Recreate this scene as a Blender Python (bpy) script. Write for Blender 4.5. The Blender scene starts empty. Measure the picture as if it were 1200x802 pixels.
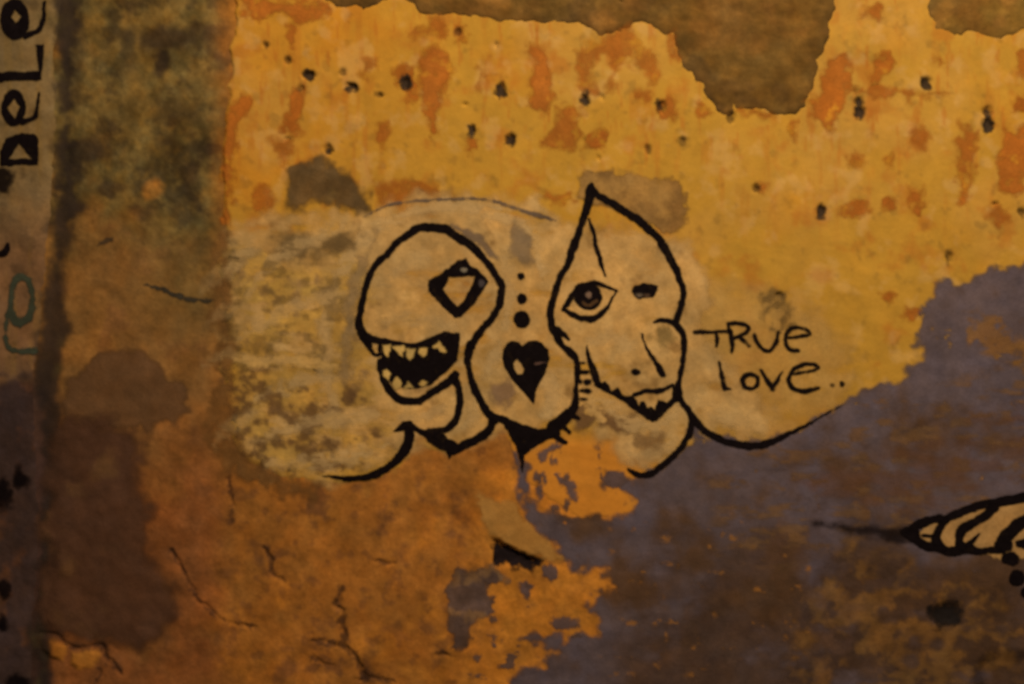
import bpy, math
import numpy as np

# ------------------------------------------------------------------ camera, sky, light, exposure
scene = bpy.context.scene
S = 0.002                      # one unit of the wall survey = 2 mm
CZ = 1.5                       # height of the survey centre above the pavement
def P3(px, py): return ((px - 600.0) * S, CZ + (401.0 - py) * S)

cam_d = bpy.data.cameras.new("camera"); cam = bpy.data.objects.new("camera", cam_d)
scene.collection.objects.link(cam); scene.camera = cam
cam.location = (0.0, -3.2, CZ); cam.rotation_euler = (math.radians(90), 0, 0)
cam_d.sensor_width = 36.0; cam_d.lens = 36.0 * 3.2 / 2.4; cam_d.clip_end = 200.0
cam_d.dof.use_dof = True; cam_d.dof.focus_distance = 2.48; cam_d.dof.aperture_fstop = 2.0   # slightly missed focus

world = bpy.data.worlds.new("World"); scene.world = world; world.use_nodes = True
nt = world.node_tree; bg = nt.nodes["Background"]
sky = nt.nodes.new("ShaderNodeTexSky"); sky.sky_type = 'NISHITA'; sky.sun_disc = False
sky.sun_elevation = math.radians(-4.0); sky.sun_rotation = math.radians(200.0)
nt.links.new(sky.outputs[0], bg.inputs[0]); bg.inputs[1].default_value = 0.08

LAMP = np.array([0.9, -3.0, 4.3])
LCOL = np.array([1.0, 0.575, 0.25])           # sodium street lamp
ld = bpy.data.lights.new("street_lamp_light", 'POINT'); ld.energy = 720.0
ld.color = tuple(LCOL); ld.shadow_soft_size = 0.09
lo = bpy.data.objects.new("street_lamp_light", ld); lo.location = tuple(LAMP); scene.collection.objects.link(lo)

vs = scene.view_settings
vs.view_transform = 'Standard'; vs.look = 'None'; vs.gamma = 1.0; vs.exposure = 0.0; vs.use_curve_mapping = False

# ------------------------------------------------------------------ noise and shapes
def _h(ix, iy, seed):
    n = (ix.astype(np.int64) * 374761393 + iy.astype(np.int64) * 668265263 + seed * 1274126177) & 0xffffffff
    n = ((n ^ (n >> 13)) * 1274126177) & 0xffffffff
    n = (n ^ (n >> 16)) & 0xffffff
    return n / float(0xffffff)
def vn(x, y, seed):
    ix = np.floor(x); iy = np.floor(y); fx = x - ix; fy = y - iy
    fx = fx * fx * fx * (fx * (fx * 6 - 15) + 10); fy = fy * fy * fy * (fy * (fy * 6 - 15) + 10)
    a = _h(ix, iy, seed); b = _h(ix + 1, iy, seed); c = _h(ix, iy + 1, seed); d = _h(ix + 1, iy + 1, seed)
    return (a + (b - a) * fx) * (1 - fy) + (c + (d - c) * fx) * fy
def fbm(x, y, sx, seed, octv=4, sy=None, gain=0.55):
    """fractal noise, about -1..1; sx, sy = size of the largest blotches"""
    sy = sy or sx; t = 0; amp = 1.0; tot = 0
    for k in range(octv):
        f = 2.03 ** k; a = 0.6 * k + seed
        xr = (x * math.cos(a) + y * math.sin(a)) if sx == sy else x
        yr = (-x * math.sin(a) + y * math.cos(a)) if sx == sy else y
        t = t + amp * (vn(xr / sx * f + 17.3 * k, yr / sy * f - 9.1 * k, seed * 31 + k) * 2 - 1); tot += amp; amp *= gain
    return t / tot * 1.6
def ss(a, b, x):
    t = np.clip((x - a) / (b - a), 0, 1); return t * t * (3 - 2 * t)
def sd_poly(x, y, pts):
    d = np.full(x.shape, 1e9); ins = np.zeros(x.shape, bool); n = len(pts)
    for i in range(n):
        x0, y0 = pts[i]; x1, y1 = pts[(i + 1) % n]; ex, ey = x1 - x0, y1 - y0
        L = ex * ex + ey * ey + 1e-12
        t = np.clip(((x - x0) * ex + (y - y0) * ey) / L, 0, 1)
        d = np.minimum(d, (x - x0 - t * ex) ** 2 + (y - y0 - t * ey) ** 2)
        if y0 != y1:
            c = ((y0 > y) != (y1 > y)) & (x < ex * (y - y0) / (y1 - y0) + x0); ins ^= c
    d = np.sqrt(d); return np.where(ins, d, -d)
def smooth_path(p, n=4):
    p = [tuple(q) for q in p]
    if len(p) < 3: return p
    out = []
    for i in range(len(p) - 1):
        a, b, c, d = (np.array(p[max(i - 1, 0)]), np.array(p[i]), np.array(p[i + 1]), np.array(p[min(i + 2, len(p) - 1)]))
        for k in range(n):
            t = k / n
            out.append(tuple(0.5 * (2 * b + (c - a) * t + (2 * a - 5 * b + 4 * c - d) * t * t + (3 * b - a - 3 * c + d) * t ** 3)))
    out.append(p[-1]); return out
def sd_stroke(x, y, pts):
    d = np.full(x.shape, -1e9)
    for (x0, y0, w0), (x1, y1, w1) in zip(pts[:-1], pts[1:]):
        ex, ey = x1 - x0, y1 - y0; L = ex * ex + ey * ey + 1e-12
        t = np.clip(((x - x0) * ex + (y - y0) * ey) / L, 0, 1)
        d = np.maximum(d, w0 + (w1 - w0) * t - np.hypot(x - x0 - t * ex, y - y0 - t * ey))
    return d
def sd_ell(x, y, cx, cy, rx, ry):
    return (1 - np.hypot((x - cx) / rx, (y - cy) / ry)) * min(rx, ry)
def poly(*p): return ('p', list(p))
def stroke(*p): return ('s', smooth_path(p))
def line(*p): return ('s', list(p))
def ell(cx, cy, rx, ry=None): return ('e', (cx, cy, rx, ry or rx))
def bbox(sh):
    k, v = sh
    if k == 'p': a = np.array(v); return a[:, 0].min(), a[:, 0].max(), a[:, 1].min(), a[:, 1].max()
    if k == 's':
        a = np.array(v); return (a[:, 0] - a[:, 2]).min(), (a[:, 0] + a[:, 2]).max(), (a[:, 1] - a[:, 2]).min(), (a[:, 1] + a[:, 2]).max()
    return v[0] - v[2], v[0] + v[2], v[1] - v[3], v[1] + v[3]
def sdf(x, y, shapes, holes=()):
    def one(s):
        return sd_poly(x, y, s[1]) if s[0] == 'p' else sd_stroke(x, y, s[1]) if s[0] == 's' else sd_ell(x, y, *s[1])
    d = one(shapes[0])
    for s in shapes[1:]: d = np.maximum(d, one(s))
    for s in holes: d = np.minimum(d, -one(s))
    return d
def zoomed(ox, oy, k, pts):      # survey sheets drawn at k times scale from corner (ox, oy)
    return [(ox + p[0] / k, oy + p[1] / k) + ((p[2] / k,) if len(p) > 2 else ()) for p in pts]

# ------------------------------------------------------------------ pigments
def lin(c):
    c = np.array(c, float) / 255; return np.where(c <= 0.04045, c / 12.92, ((c + 0.055) / 1.055) ** 2.4)
def lamp_at(px, py):
    X, Z = P3(px, py); v = LAMP - np.array([X, 0, Z]); d = np.linalg.norm(v); return 3.0 / d ** 3
E0 = lamp_at(600, 401)
def pig(c, at):                  # reflectance of a pigment measured under the lamp at one spot
    return np.clip(lin(c) / (0.76 * np.array([1.0, 0.60, 0.25]) * lamp_at(*at) / E0), 0.004, 0.85)
YEL = pig((183, 128, 38), (700, 150)); YEL2 = pig((183, 117, 29), (330, 90)); YELP = pig((180, 127, 48), (900, 250))
ORA = pig((174, 95, 26), (700, 110)); MORT = pig((112, 76, 27), (880, 60)); MORT2 = pig((136, 97, 35), (1140, 20))
MORTD = pig((84, 57, 26), (830, 80))
OLI = pig((100, 74, 31), (170, 130)); OLID = pig((50, 36, 20), (190, 60)); OLIB = pig((116, 75, 28), (120, 60)); OLIG = pig((80, 65, 30), (80, 60))
BRM = pig((110, 71, 29), (120, 330)); BRL = pig((100, 55, 21), (210, 640)); BRB = pig((124, 73, 23), (430, 650))
BRD = pig((82, 48, 22), (430, 700)); BRO = pig((148, 88, 24), (430, 650)); ORG = pig((156, 93, 24), (640, 720)); TAN = pig((116, 76, 31), (1050, 720))
GRY = pig((77, 62, 57), (900, 560)); GRYB = pig((66, 44, 27), (850, 760))
WSH = pig((184, 138, 73), (640, 400)); WSHD = pig((128, 92, 46), (400, 480)); WSHY = pig((176, 128, 50), (320, 420))
BLK = np.array([0.0060, 0.0058, 0.0125]); DARKBR = pig((56, 41, 26), (600, 100))
PIE = pig((108, 82, 44), (30, 150)); PIE2 = pig((98, 66, 36), (20, 330)); PIED = pig((40, 27, 22), (25, 620))
ST1 = pig((84, 54, 27), (140, 460)); ST2 = pig((62, 37, 21), (110, 600)); BAND = pig((40, 30, 22), (70, 350))
def mottle(c, x, y, seed, amt):
    if amt <= 0: return c
    k = 0.42 * fbm(x, y, 26, seed, 3) + 0.38 * fbm(x, y, 11, seed + 1, 3) + 0.2 * fbm(x, y, 60, seed + 2, 2)
    h = 0.6 * fbm(x, y, 19, seed + 3, 3) + 0.4 * fbm(x, y, 70, seed + 4, 2)
    g = np.exp(amt * k)[..., None] * np.exp(amt * 0.45 * h[..., None] * np.array([0.35, -0.1, -0.9]))
    return np.clip(c * g, 0.003, 0.88)
def mixc(c, d, t): return c + (np.asarray(d) - c) * t[..., None]

# ------------------------------------------------------------------ materials
def make_mat(name, rough=0.9, var=0.25, nscale=120.0, bump=0.3, bscale=220.0, alpha=False, spec=0.25):
    m = bpy.data.materials.new(name); m.use_nodes = True; t = m.node_tree; b = t.nodes["Principled BSDF"]
    at = t.nodes.new("ShaderNodeAttribute"); at.attribute_name = "pigment"
    tc = t.nodes.new("ShaderNodeTexCoord")
    n1 = t.nodes.new("ShaderNodeTexNoise"); n1.inputs["Scale"].default_value = nscale; n1.inputs["Detail"].default_value = 5; n1.inputs["Roughness"].default_value = 0.65
    mr = t.nodes.new("ShaderNodeMapRange"); mr.inputs[1].default_value = 0.25; mr.inputs[2].default_value = 0.75
    mr.inputs[3].default_value = 1 - var; mr.inputs[4].default_value = 1 + var
    mx = t.nodes.new("ShaderNodeVectorMath"); mx.operation = 'SCALE'
    t.links.new(tc.outputs["Object"], n1.inputs["Vector"]); t.links.new(n1.outputs[0], mr.inputs[0])
    t.links.new(at.outputs["Color"], mx.inputs[0]); t.links.new(mr.outputs[0], mx.inputs["Scale"])
    t.links.new(mx.outputs[0], b.inputs["Base Color"])
    n2 = t.nodes.new("ShaderNodeTexNoise"); n2.inputs["Scale"].default_value = bscale; n2.inputs["Detail"].default_value = 4
    bp = t.nodes.new("ShaderNodeBump"); bp.inputs["Strength"].default_value = bump; bp.inputs["Distance"].default_value = 0.002
    t.links.new(tc.outputs["Object"], n2.inputs["Vector"]); t.links.new(n2.outputs[0], bp.inputs["Height"]); t.links.new(bp.outputs[0], b.inputs["Normal"])
    b.inputs["Roughness"].default_value = rough; b.inputs["Specular IOR Level"].default_value = spec
    if alpha: t.links.new(at.outputs["Alpha"], b.inputs["Alpha"])
    return m
M_REND = make_mat("old_render", 0.95, 0.16, 150, 0.7, 90)
M_COAT = make_mat("ochre_plaster", 0.92, 0.08, 260, 0.4, 90)
M_MORT = make_mat("cement_mortar", 0.95, 0.18, 200, 0.8, 90)
M_FILM = make_mat("paint_film", 0.85, 0.18, 200, 0.5, 130, alpha=True)
M_BLACK = make_mat("black_paint", 0.8, 0.35, 90, 0.3, 200, alpha=True, spec=0.04)

# ------------------------------------------------------------------ mesh builders
def link(name, me, mat, parent=None):
    o = bpy.data.objects.new(name, me); scene.collection.objects.link(o)
    if mat: me.materials.append(mat)
    if parent: o.parent = parent
    return o
def grid_mesh(name, xs, ys, Hm, col, keep=None):
    """height field over the wall face: xs, ys survey coordinates, Hm heights in mm, col (ny,nx,4)"""
    ny, nx = Hm.shape
    idx = np.arange(nx * ny).reshape(ny, nx)
    q = np.stack([idx[:-1, :-1], idx[1:, :-1], idx[1:, 1:], idx[:-1, 1:]], -1)
    q = q[keep] if keep is not None else q.reshape(-1, 4)
    q = q.reshape(-1, 4)
    used = np.unique(q); rm = np.full(nx * ny, -1); rm[used] = np.arange(len(used)); q = rm[q]
    X, Y = np.meshgrid(xs, ys)
    co = np.stack([(X - 600) * S, -Hm * 0.001, CZ + (401 - Y) * S], -1).reshape(-1, 3)[used]
    c = col.reshape(-1, 4)[used]
    me = bpy.data.meshes.new(name)
    me.vertices.add(len(co)); me.vertices.foreach_set("co", co.astype(np.float32).ravel())
    me.loops.add(q.size); me.loops.foreach_set("vertex_index", q.astype(np.int32).ravel())
    me.polygons.add(len(q)); me.polygons.foreach_set("loop_start", np.arange(0, q.size, 4, dtype=np.int32))
    me.polygons.foreach_set("loop_total", np.full(len(q), 4, np.int32))
    me.update(calc_edges=True)
    me.polygons.foreach_set("use_smooth", np.ones(len(q), bool))
    a = me.color_attributes.new("pigment", 'FLOAT_COLOR', 'POINT'); a.data.foreach_set("color", c.astype(np.float32).ravel())
    return me
def rgba(c, a=None):
    o = np.ones(c.shape[:-1] + (4,)); o[..., :3] = c
    if a is not None: o[..., 3] = a
    return o

# ------------------------------------------------------------------ the wall's relief (heights in mm)
def axis(lo, a, b, hi, fine, coarse):
    return np.concatenate([np.arange(lo, a, coarse), np.arange(a, b, fine), np.arange(b, hi + coarse * 0.5, coarse)]).astype(float)
GX = axis(-960, -60, 1260, 2180, 2.0, 20.0); GY = axis(-860, -60, 862, 1151, 2.0, 17.0); GY[-1] = 1151.0
X, Y = np.meshgrid(GX, GY)

COAT = poly((290, -900), (278, -300), (273, 0), (278, 12), (277, 28), (275, 46), (269, 55), (270, 75), (275, 85), (267, 102), (271, 112), (266, 132), (263, 160),
            (263, 200), (261, 262), (268, 285), (254, 305), (262, 326), (272, 342), (256, 362), (268, 392), (259, 420), (252, 432), (266, 452), (280, 474), (263, 496), (272, 520), (290, 542), (330, 560), (390, 568), (440, 564),
            (470, 547), (490, 522), (530, 536), (565, 516), (590, 505), (612, 560), (680, 612), (760, 600), (840, 560), (960, 545), (1080, 500), (1300, 430), (2400, 420), (2400, -900))
CEM1 = poly((345, -30), (380, 2), (400, 9), (430, 9), (450, 0), (470, -4), (484, 8), (490, 15), (520, 18), (555, 17), (580, 24), (610, 25), (640, 30), (665, 29), (690, 33),
            (700, 42), (715, 40), (730, 31), (770, 33), (778, 42), (790, 42), (793, 70), (808, 88), (824, 100), (825, 115), (836, 128), (852, 139), (862, 126), (885, 126),
            (905, 136), (928, 133), (945, 124), (948, 110), (958, 90), (962, 70), (970, 45), (974, 10), (985, -25), (1000, -120), (700, -160), (420, -140))
CEM2 = poly((1088, -100), (1088, 10), (1093, 32), (1108, 40), (1140, 40), (1162, 43), (1190, 38), (1215, 30), (1280, 28), (1300, -100))
PIER = poly((-1100, -900), (74, -900), (72, 0), (70, 40), (66, 60), (69, 95), (68, 150), (63, 200), (60, 260), (55, 320), (52, 370), (45, 420), (42, 470), (46, 540), (50, 620), (44, 720), (42, 802), (40, 1200), (-1100, 1200))
STONE1 = poly((49, 746), (60, 744), (78, 752), (82, 764), (76, 775), (58, 772), (50, 762))
STONE2 = poly((86, 762), (118, 760), (122, 768), (112, 784), (92, 788), (84, 776))
HOLES = [(362, 89, 8, 7), (476, 98, 6, 9), (587, 107, 7, 10), (598, 164, 7, 9), (685, 117, 5.5, 8), (774, 125, 6, 8), (856, 138, 5, 6), (1085, 97, 7, 8),
         (1006, 120, 6, 7), (1007, 131, 7, 8), (1157, 131, 6, 8), (1157, 148, 7, 10), (402, 86, 4.5, 4.5), (412, 103, 8, 5), (446, 111, 4.5, 4), (547, 122, 4, 3), (553, 153, 4.5, 7),
         (704, 115, 3.5, 4), (352, 105, 4.5, 4), (338, 163, 4, 3), (338, 72, 5, 5), (800, 165, 4.5, 4), (702, 185, 3.5, 4), (962, 250, 6, 9), (886, 222, 5, 5),
         (1112, 302, 4, 7), (913, 347, 6, 5), (386, 175, 5, 7), (311, 53, 4, 5), (537, 38, 4, 5), (582, 54, 3.5, 4), (728, 2, 4, 3), (1166, 238, 4.5, 3), (1197, 249, 4, 5), (759, 176, 4, 6)]
FLAKES = [poly((503, 60), (512, 58), (520, 65), (528, 80), (526, 100), (522, 115), (515, 112), (511, 140), (507, 158), (503, 145), (498, 120), (494, 95), (496, 75)),
    ell(432, 79, 7.5, 11.5), poly((464, 84), (472, 75), (485, 80), (488, 100), (487, 116), (478, 117), (472, 102), (464, 98)),
    poly((340, 112), (350, 105), (356, 112), (353, 135), (351, 155), (340, 160), (333, 150), (337, 130)), poly((318, 163), (338, 164), (341, 176), (336, 192), (331, 198), (325, 184), (320, 176)),
    poly((443, 147), (455, 145), (452, 163), (448, 173), (443, 163)), poly((549, 160), (558, 162), (560, 175), (550, 176)), poly((556, 100), (563, 84), (569, 86), (562, 107)),
    poly((340, 30), (346, 28), (349, 50), (344, 66), (337, 58)), poly((286, -4), (340, 4), (382, 6), (384, 14), (362, 22), (345, 28), (330, 18), (300, 24), (284, 16)),
    poly((478, 36), (500, 30), (516, 22), (524, 30), (522, 48), (512, 44), (484, 46)), poly((536, 32), (548, 32), (545, 47), (538, 50)),
    poly((618, 50), (632, 60), (640, 80), (648, 100), (648, 120), (640, 130), (630, 128), (622, 125), (625, 100), (628, 80), (619, 66)),
    poly((675, 60), (690, 50), (710, 45), (735, 34), (750, 50), (760, 60), (772, 76), (770, 98), (760, 100), (755, 82), (738, 72), (725, 74), (722, 90), (718, 108), (712, 112), (716, 86), (706, 66),
         (696, 70), (690, 84), (700, 100), (698, 112), (685, 116), (678, 105), (675, 80)),
    poly((655, 126), (670, 124), (682, 135), (678, 160), (670, 175), (650, 175), (637, 165), (650, 150)), poly((690, 160), (700, 152), (710, 160), (709, 175), (697, 177), (688, 172)),
    poly((747, 108), (760, 106), (764, 118), (752, 124)), poly((774, 118), (785, 115), (796, 130), (785, 142), (773, 141)), poly((818, 122), (830, 130), (832, 137), (818, 139)),
    poly((782, 42), (791, 44), (792, 68), (784, 56)), poly((866, 128), (890, 128), (902, 138), (880, 134)),
    poly((972, 72), (988, 68), (996, 85), (992, 103), (1000, 104), (985, 130), (976, 154), (962, 150), (944, 118), (962, 106), (965, 90)),
    poly((1000, 102), (1040, 104), (1070, 109), (1110, 111), (1106, 115), (1072, 114), (1066, 120), (1056, 112), (1020, 110), (1002, 108)),
    poly((1012, 10), (1030, 10), (1029, 25), (1016, 22)), poly((1026, 66), (1046, 70), (1034, 84), (1022, 96), (1020, 86)),
    poly((1070, 143), (1082, 150), (1092, 165), (1078, 177), (1068, 168)), poly((1125, 146), (1147, 156), (1144, 190), (1136, 205), (1133, 240), (1125, 238), (1120, 205), (1122, 180)),
    poly((1178, 154), (1210, 150), (1208, 190), (1193, 226), (1185, 228), (1172, 222), (1170, 180)), poly((1164, 237), (1175, 245), (1182, 258), (1168, 263), (1161, 252)),
    poly((1190, 60), (1206, 54), (1206, 98), (1195, 92)), poly((1062, 220), (1080, 221), (1084, 236), (1076, 250), (1068, 240)), ell(1102, 70, 4, 7), poly((925, 140), (932, 142), (930, 165), (924, 162)),
    poly((284, 108), (296, 118), (286, 140), (276, 170), (274, 222), (269, 266), (261, 262), (263, 200), (264, 160), (268, 132)),
    poly((438, 222), (450, 208), (480, 212), (508, 218), (512, 230), (490, 233), (460, 240), (440, 239)), ell(1004, 246, 14, 8), ell(1039, 240, 7, 6), ell(308, 232, 12, 14),
    poly((1060, 360), (1076, 364), (1070, 376), (1058, 372)), ell(1040, 348, 6, 5), ell(893, 220, 6, 7), poly((640, 226), (668, 228), (672, 236), (645, 240)), ell(1195, 122, 7, 6), ell(1004, 188, 8, 9), ell(1044, 193, 4, 5)]
NOTCH = [poly((577, 630), (600, 642), (634, 655), (622, 668), (600, 661), (578, 661))]
PIT = [ell(1110, 721, 21, 16)]
CRACKS = [stroke((401, 688, 1), (398, 700, 2), (394, 710, 3), (404, 717, 2), (400, 731, 3), (404, 746, 2.5), (400, 757, 3), (416, 770, 2.5), (425, 786, 4), (430, 796, 3)),
          stroke((366, 752, 1), (376, 753, 1.5), (398, 757, 1.5)), stroke((366, 772, 2), (376, 779, 2.5), (392, 781, 1)),
          stroke((46, 742, 1.5), (66, 743, 2), (82, 756, 2), (104, 758, 1.8), (122, 757, 2.5), (125, 772, 3), (136, 778, 2), (143, 788, 2)),
          stroke((200, 645, 2), (215, 668, 1.5), (230, 700, 1.3), (246, 715, 1.5), (262, 728, 1.3), (300, 737, 1.8)), stroke((308, 640, 2), (316, 652, 3), (318, 670, 1.5), (332, 680, 1.5)),
          stroke((436, 657, 1), (455, 660, 2), (462, 659, 1)), stroke((510, 768, 1), (520, 765, 2), (526, 767, 1)), stroke((416, 797, 1.5), (435, 794, 2), (460, 798, 1)),
          stroke((268, 560, 2), (272, 588, 1.2), (270, 612, 1)), stroke((118, 786, 2), (114, 798, 2))]

lowf = fbm(X, Y, 260, 3, 3); midf = fbm(X, Y, 60, 5, 3); finef = fbm(X, Y, 17, 8, 2)
rough_zone = ss(300, 200, X) * 0.7 + ss(520, 640, Y) * 0.6
lump = fbm(X, Y, 42, 6, 3)
H0 = 3.5 * lowf + (1.0 + 1.2 * rough_zone) * midf + 1.6 * rough_zone * np.abs(lump) + (0.45 + 0.7 * rough_zone) * finef
wx = X + 5 * fbm(X, Y, 26, 11, 3); wy = Y + 5 * fbm(X, Y, 26, 12, 3)
wsx = X + 2.6 * fbm(X, Y, 13, 13, 4); wsy = Y + 2.6 * fbm(X, Y, 13, 14, 4)
# groove between pier and wall
sdp = sdf(wsx, wsy, [PIER])
H0 = H0 - 3.5 * np.exp(-((sdp + 11) / 10.0) ** 2)
# coat
sdc = sdf(wsx, wsy, [COAT])
thick = 1.2 + 4.0 * ss(330, 180, Y)
Hcoat = 3.5 * lowf + 0.8 * midf + 0.28 * finef + thick
Zc = (H0 - 4) + (Hcoat - H0 + 4) * ss(-3, 3.5, sdc)
fl = np.zeros_like(X)
for f in FLAKES:
    a, b, c, d = bbox(f); m = (X > a - 8) & (X < b + 8) & (Y > c - 8) & (Y < d + 8)
    fl[m] = np.maximum(fl[m], ss(-3, 4.0, sdf(wsx[m], wsy[m], [f])))
Zc = Zc - 0.35 * fl
# cement patches
wmx = X + 4.5 * fbm(X, Y, 16, 15, 4); wmy = Y + 4.5 * fbm(X, Y, 16, 16, 4)
smm = np.maximum(sdf(wmx, wmy, [CEM1]), sdf(wmx, wmy, [CEM2]))
Hm = 3.5 * lowf + 1.2 * fbm(X, Y, 30, 18, 3, sy=12) + 2.0 * midf + 1.3 * finef + 7.0 + 3.0 * ss(0, 22, smm)
Zm = (H0 - 4) + (Hm - H0 + 4) * ss(-12, 5, smm)
# stones
sst = np.maximum(sdf(wsx, wsy, [STONE1]), sdf(wsx, wsy, [STONE2]))
H0 = H0 + 5 * ss(-1, 6, sst)
# pier
Hp = 3.5 * lowf + 1.0 * midf + 0.5 * finef + 2.0
Hp = np.maximum(Hp, H0 + 1.5)
Zp = (H0 - 2.5) + (Hp - H0 + 2.5) * ss(-6, 12, sdp)
# carved: holes, notch, pit, cracks
carve = np.zeros_like(X)
for (cx, cy, rx, ry) in HOLES:
    m = (np.abs(X - cx) < rx * 2) & (np.abs(Y - cy) < ry * 2)
    carve[m] = np.maximum(carve[m], (4 + rx * 0.9) * ss(0, 1.0, sd_ell(wsx[m], wsy[m], cx, cy, rx * 1.15, ry * 1.15) / min(rx, ry) * 1.3))
carve = np.maximum(carve, 14 * ss(-3, 7, sdf(wsx, wsy, NOTCH))); carve = np.maximum(carve, 9 * ss(-6, 12, sdf(wsx, wsy, PIT)))
for c in CRACKS:
    a, b, cc, d = bbox(c); m = (X > a - 8) & (X < b + 8) & (Y > cc - 8) & (Y < d + 8)
    carve[m] = np.maximum(carve[m], 4.5 * ss(-1.5, 2.0, sdf(wsx[m], wsy[m], [c])))
H0 = H0 - carve; Zc = Zc - carve; Zm = Zm - carve; Zp = Zp - carve
TOP = np.maximum(np.maximum(H0, Zc), np.maximum(Zm, Zp))
def top_at(x, y):
    i = np.clip(np.searchsorted(GX, x) - 1, 0, len(GX) - 2); j = np.clip(np.searchsorted(GY, y) - 1, 0, len(GY) - 2)
    u = (x - GX[i]) / (GX[i + 1] - GX[i]); v = (y - GY[j]) / (GY[j + 1] - GY[j])
    return (TOP[j, i] * (1 - u) + TOP[j, i + 1] * u) * (1 - v) + (TOP[j + 1, i] * (1 - u) + TOP[j + 1, i + 1] * u) * v

# ------------------------------------------------------------------ wall object
def thing(name, label, cat):
    o = bpy.data.objects.new(name, None); scene.collection.objects.link(o); o["label"] = label; o["category"] = cat; return o
wall = thing("painted_masonry", "old wall of peeling ochre plaster painted with black outlined faces and grey paint", "painted wall")
pier = thing("corner_pier", "narrow stained pier with big black letters running up it beside the ochre wall", "pier")

# --- bare render, stained
n1 = fbm(X, Y, 90, 21, 5); n2 = fbm(X, Y, 34, 22, 4); n3 = fbm(X, Y, 15, 23, 3); n4 = fbm(X, Y, 55, 24, 5)
c = np.zeros(X.shape + (3,)) + BRB
c = mixc(c, BRD, 0.75 * ss(0.15, 0.75, n2)); c = mixc(c, BRO, 0.6 * ss(0.1, 0.8, n4)); c = mixc(c, BRD, 0.5 * ss(0.35, 0.8, n3))
low_left = ss(290, 235, wx)
n5 = fbm(X, Y, 46, 25, 5, gain=0.65); n6 = fbm(X, Y, 24, 26, 4, gain=0.65)
cl = np.zeros_like(c) + BRM
cl = mixc(cl, BRL, ss(430, 600, wy)); cl = mixc(cl, OLIB, 0.4 * ss(0.1, 0.8, n1)); cl = mixc(cl, BRD, 0.45 * ss(0.3, 0.9, n2)); cl = mixc(cl, OLI, 0.6 * ss(130, 230, wx) * ss(440, 340, wy))
co = np.zeros_like(c) + OLI
co = mixc(co, OLIB, 0.8 * ss(0.1, 0.6, n1 - 0.3 * ss(110, 200, X))); co = mixc(co, OLIG, 0.6 * ss(-0.1, 0.6, n4)); co = mixc(co, OLID, 0.6 * ss(0.15, 0.75, n5)); co = mixc(co, OLID, 0.5 * ss(0.2, 0.7, n6)); co = mixc(co, MORT2, 0.4 * ss(0.2, 0.9, -n6))
for (ex, ey, ea, eb, es) in ((192, 46, 34, 16, .9), (186, 74, 13, 15, 1), (240, 42, 26, 14, .7), (95, 178, 30, 16, .9), (250, 178, 14, 7, .9), (222, 206, 12, 17, .7), (130, 222, 16, 11, .8), (168, 248, 18, 9, .7), (88, 60, 14, 60, .5), (205, 135, 30, 18, .5), (150, 60, 8, 30, .5), (262, 60, 10, 30, .6)):
    co = mixc(co, OLID, es * ss(-0.35, 0.45, sd_ell(wx + 4 * n6, wy + 4 * n3, ex, ey, ea, eb) / min(ea, eb)))
co = mixc(co, BRO, 0.5 * ss(-0.3, 0.5, sd_ell(wx, wy, 180, 222, 13, 13) / 13))
co = mottle(co, X * 1.7, Y * 1.7, 29, 0.5)
cl = mixc(cl, co, ss(320, 220, wy + 30 * n2 - 40 * ss(120, 240, X)))
c = mixc(c, cl, low_left)
c = mixc(c, ORG, ss(520, 600, wx) * ss(540, 560, wy) * 0.9 * (0.75 + 0.25 * n3)); c = mixc(c, TAN, 0.85 * ss(690, 800, wx))
c = mixc(c, BRD, 0.45 * ss(690, 800, wx) * ss(0.1, 0.7, n2))
c = mixc(c, BRO, 0.7 * ss(-1, 4, sst))
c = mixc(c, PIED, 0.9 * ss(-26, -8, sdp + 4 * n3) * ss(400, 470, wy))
c = c * np.exp(0.08 * fbm(X, Y, 5, 28, 2))[..., None]
c = mottle(c, X, Y, 27, 0.42)
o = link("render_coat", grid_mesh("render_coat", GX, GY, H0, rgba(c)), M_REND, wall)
o["label"] = "rough brown base render, mossy and blotched beside the pier"

# --- ochre coat
cy = np.zeros(X.shape + (3,)) + YEL
cy = mixc(cy, YEL2, np.clip(ss(620, 250, X) * ss(300, 150, Y) * 0.8 + 0.5 * ss(0.1, 0.8, n1), 0, 1)); cy = mixc(cy, YELP, 0.6 * ss(0.0, 0.8, fbm(X, Y, 120, 31, 4)))
streak = fbm(X, Y, 9, 33, 3, sy=60)
cy = mixc(cy, ORA, 0.35 * ss(0.3, 1.0, streak) * ss(320, 200, Y)); cy = mixc(cy, ORA, 0.5 * ss(0.3, 0.95, fbm(X, Y, 34, 34, 4)))
cy = mixc(cy, DARKBR, 0.22 * ss(0.5, 1.0, fbm(X, Y, 14, 35, 3)) + 0.07 * ss(0.1, 0.9, n3)); cy = mixc(cy, WSH, 0.30 * ss(0.2, 0.9, fbm(X, Y, 22, 36, 4)))
cy = mixc(cy, ORG, 0.95 * ss(495, 530, wy) * ss(560, 600, X) * ss(800, 720, X))
trowel = fbm(X + 0.35 * Y, Y - 0.2 * X, 70, 38, 4, sy=7)
cy = cy * np.exp(0.07 * trowel * ss(240, 330, Y) + 0.02 * fbm(X, Y, 5, 39, 2))[..., None]
cy = mixc(cy, ORA, 0.5 * ss(0.55, 0.95, fbm(X, Y, 7, 40, 3, sy=34)) * ss(230, 140, Y))
cy = mottle(cy, X, Y, 37, 0.13)
kc = sdc > -5
keep = kc[:-1, :-1] | kc[1:, :-1] | kc[1:, 1:] | kc[:-1, 1:]
o = link("plaster_coat", grid_mesh("plaster_coat", GX, GY, Zc, rgba(cy), keep), M_COAT, wall); o["label"] = "ochre yellow plaster coat with flaked orange spots and nail holes"

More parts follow.
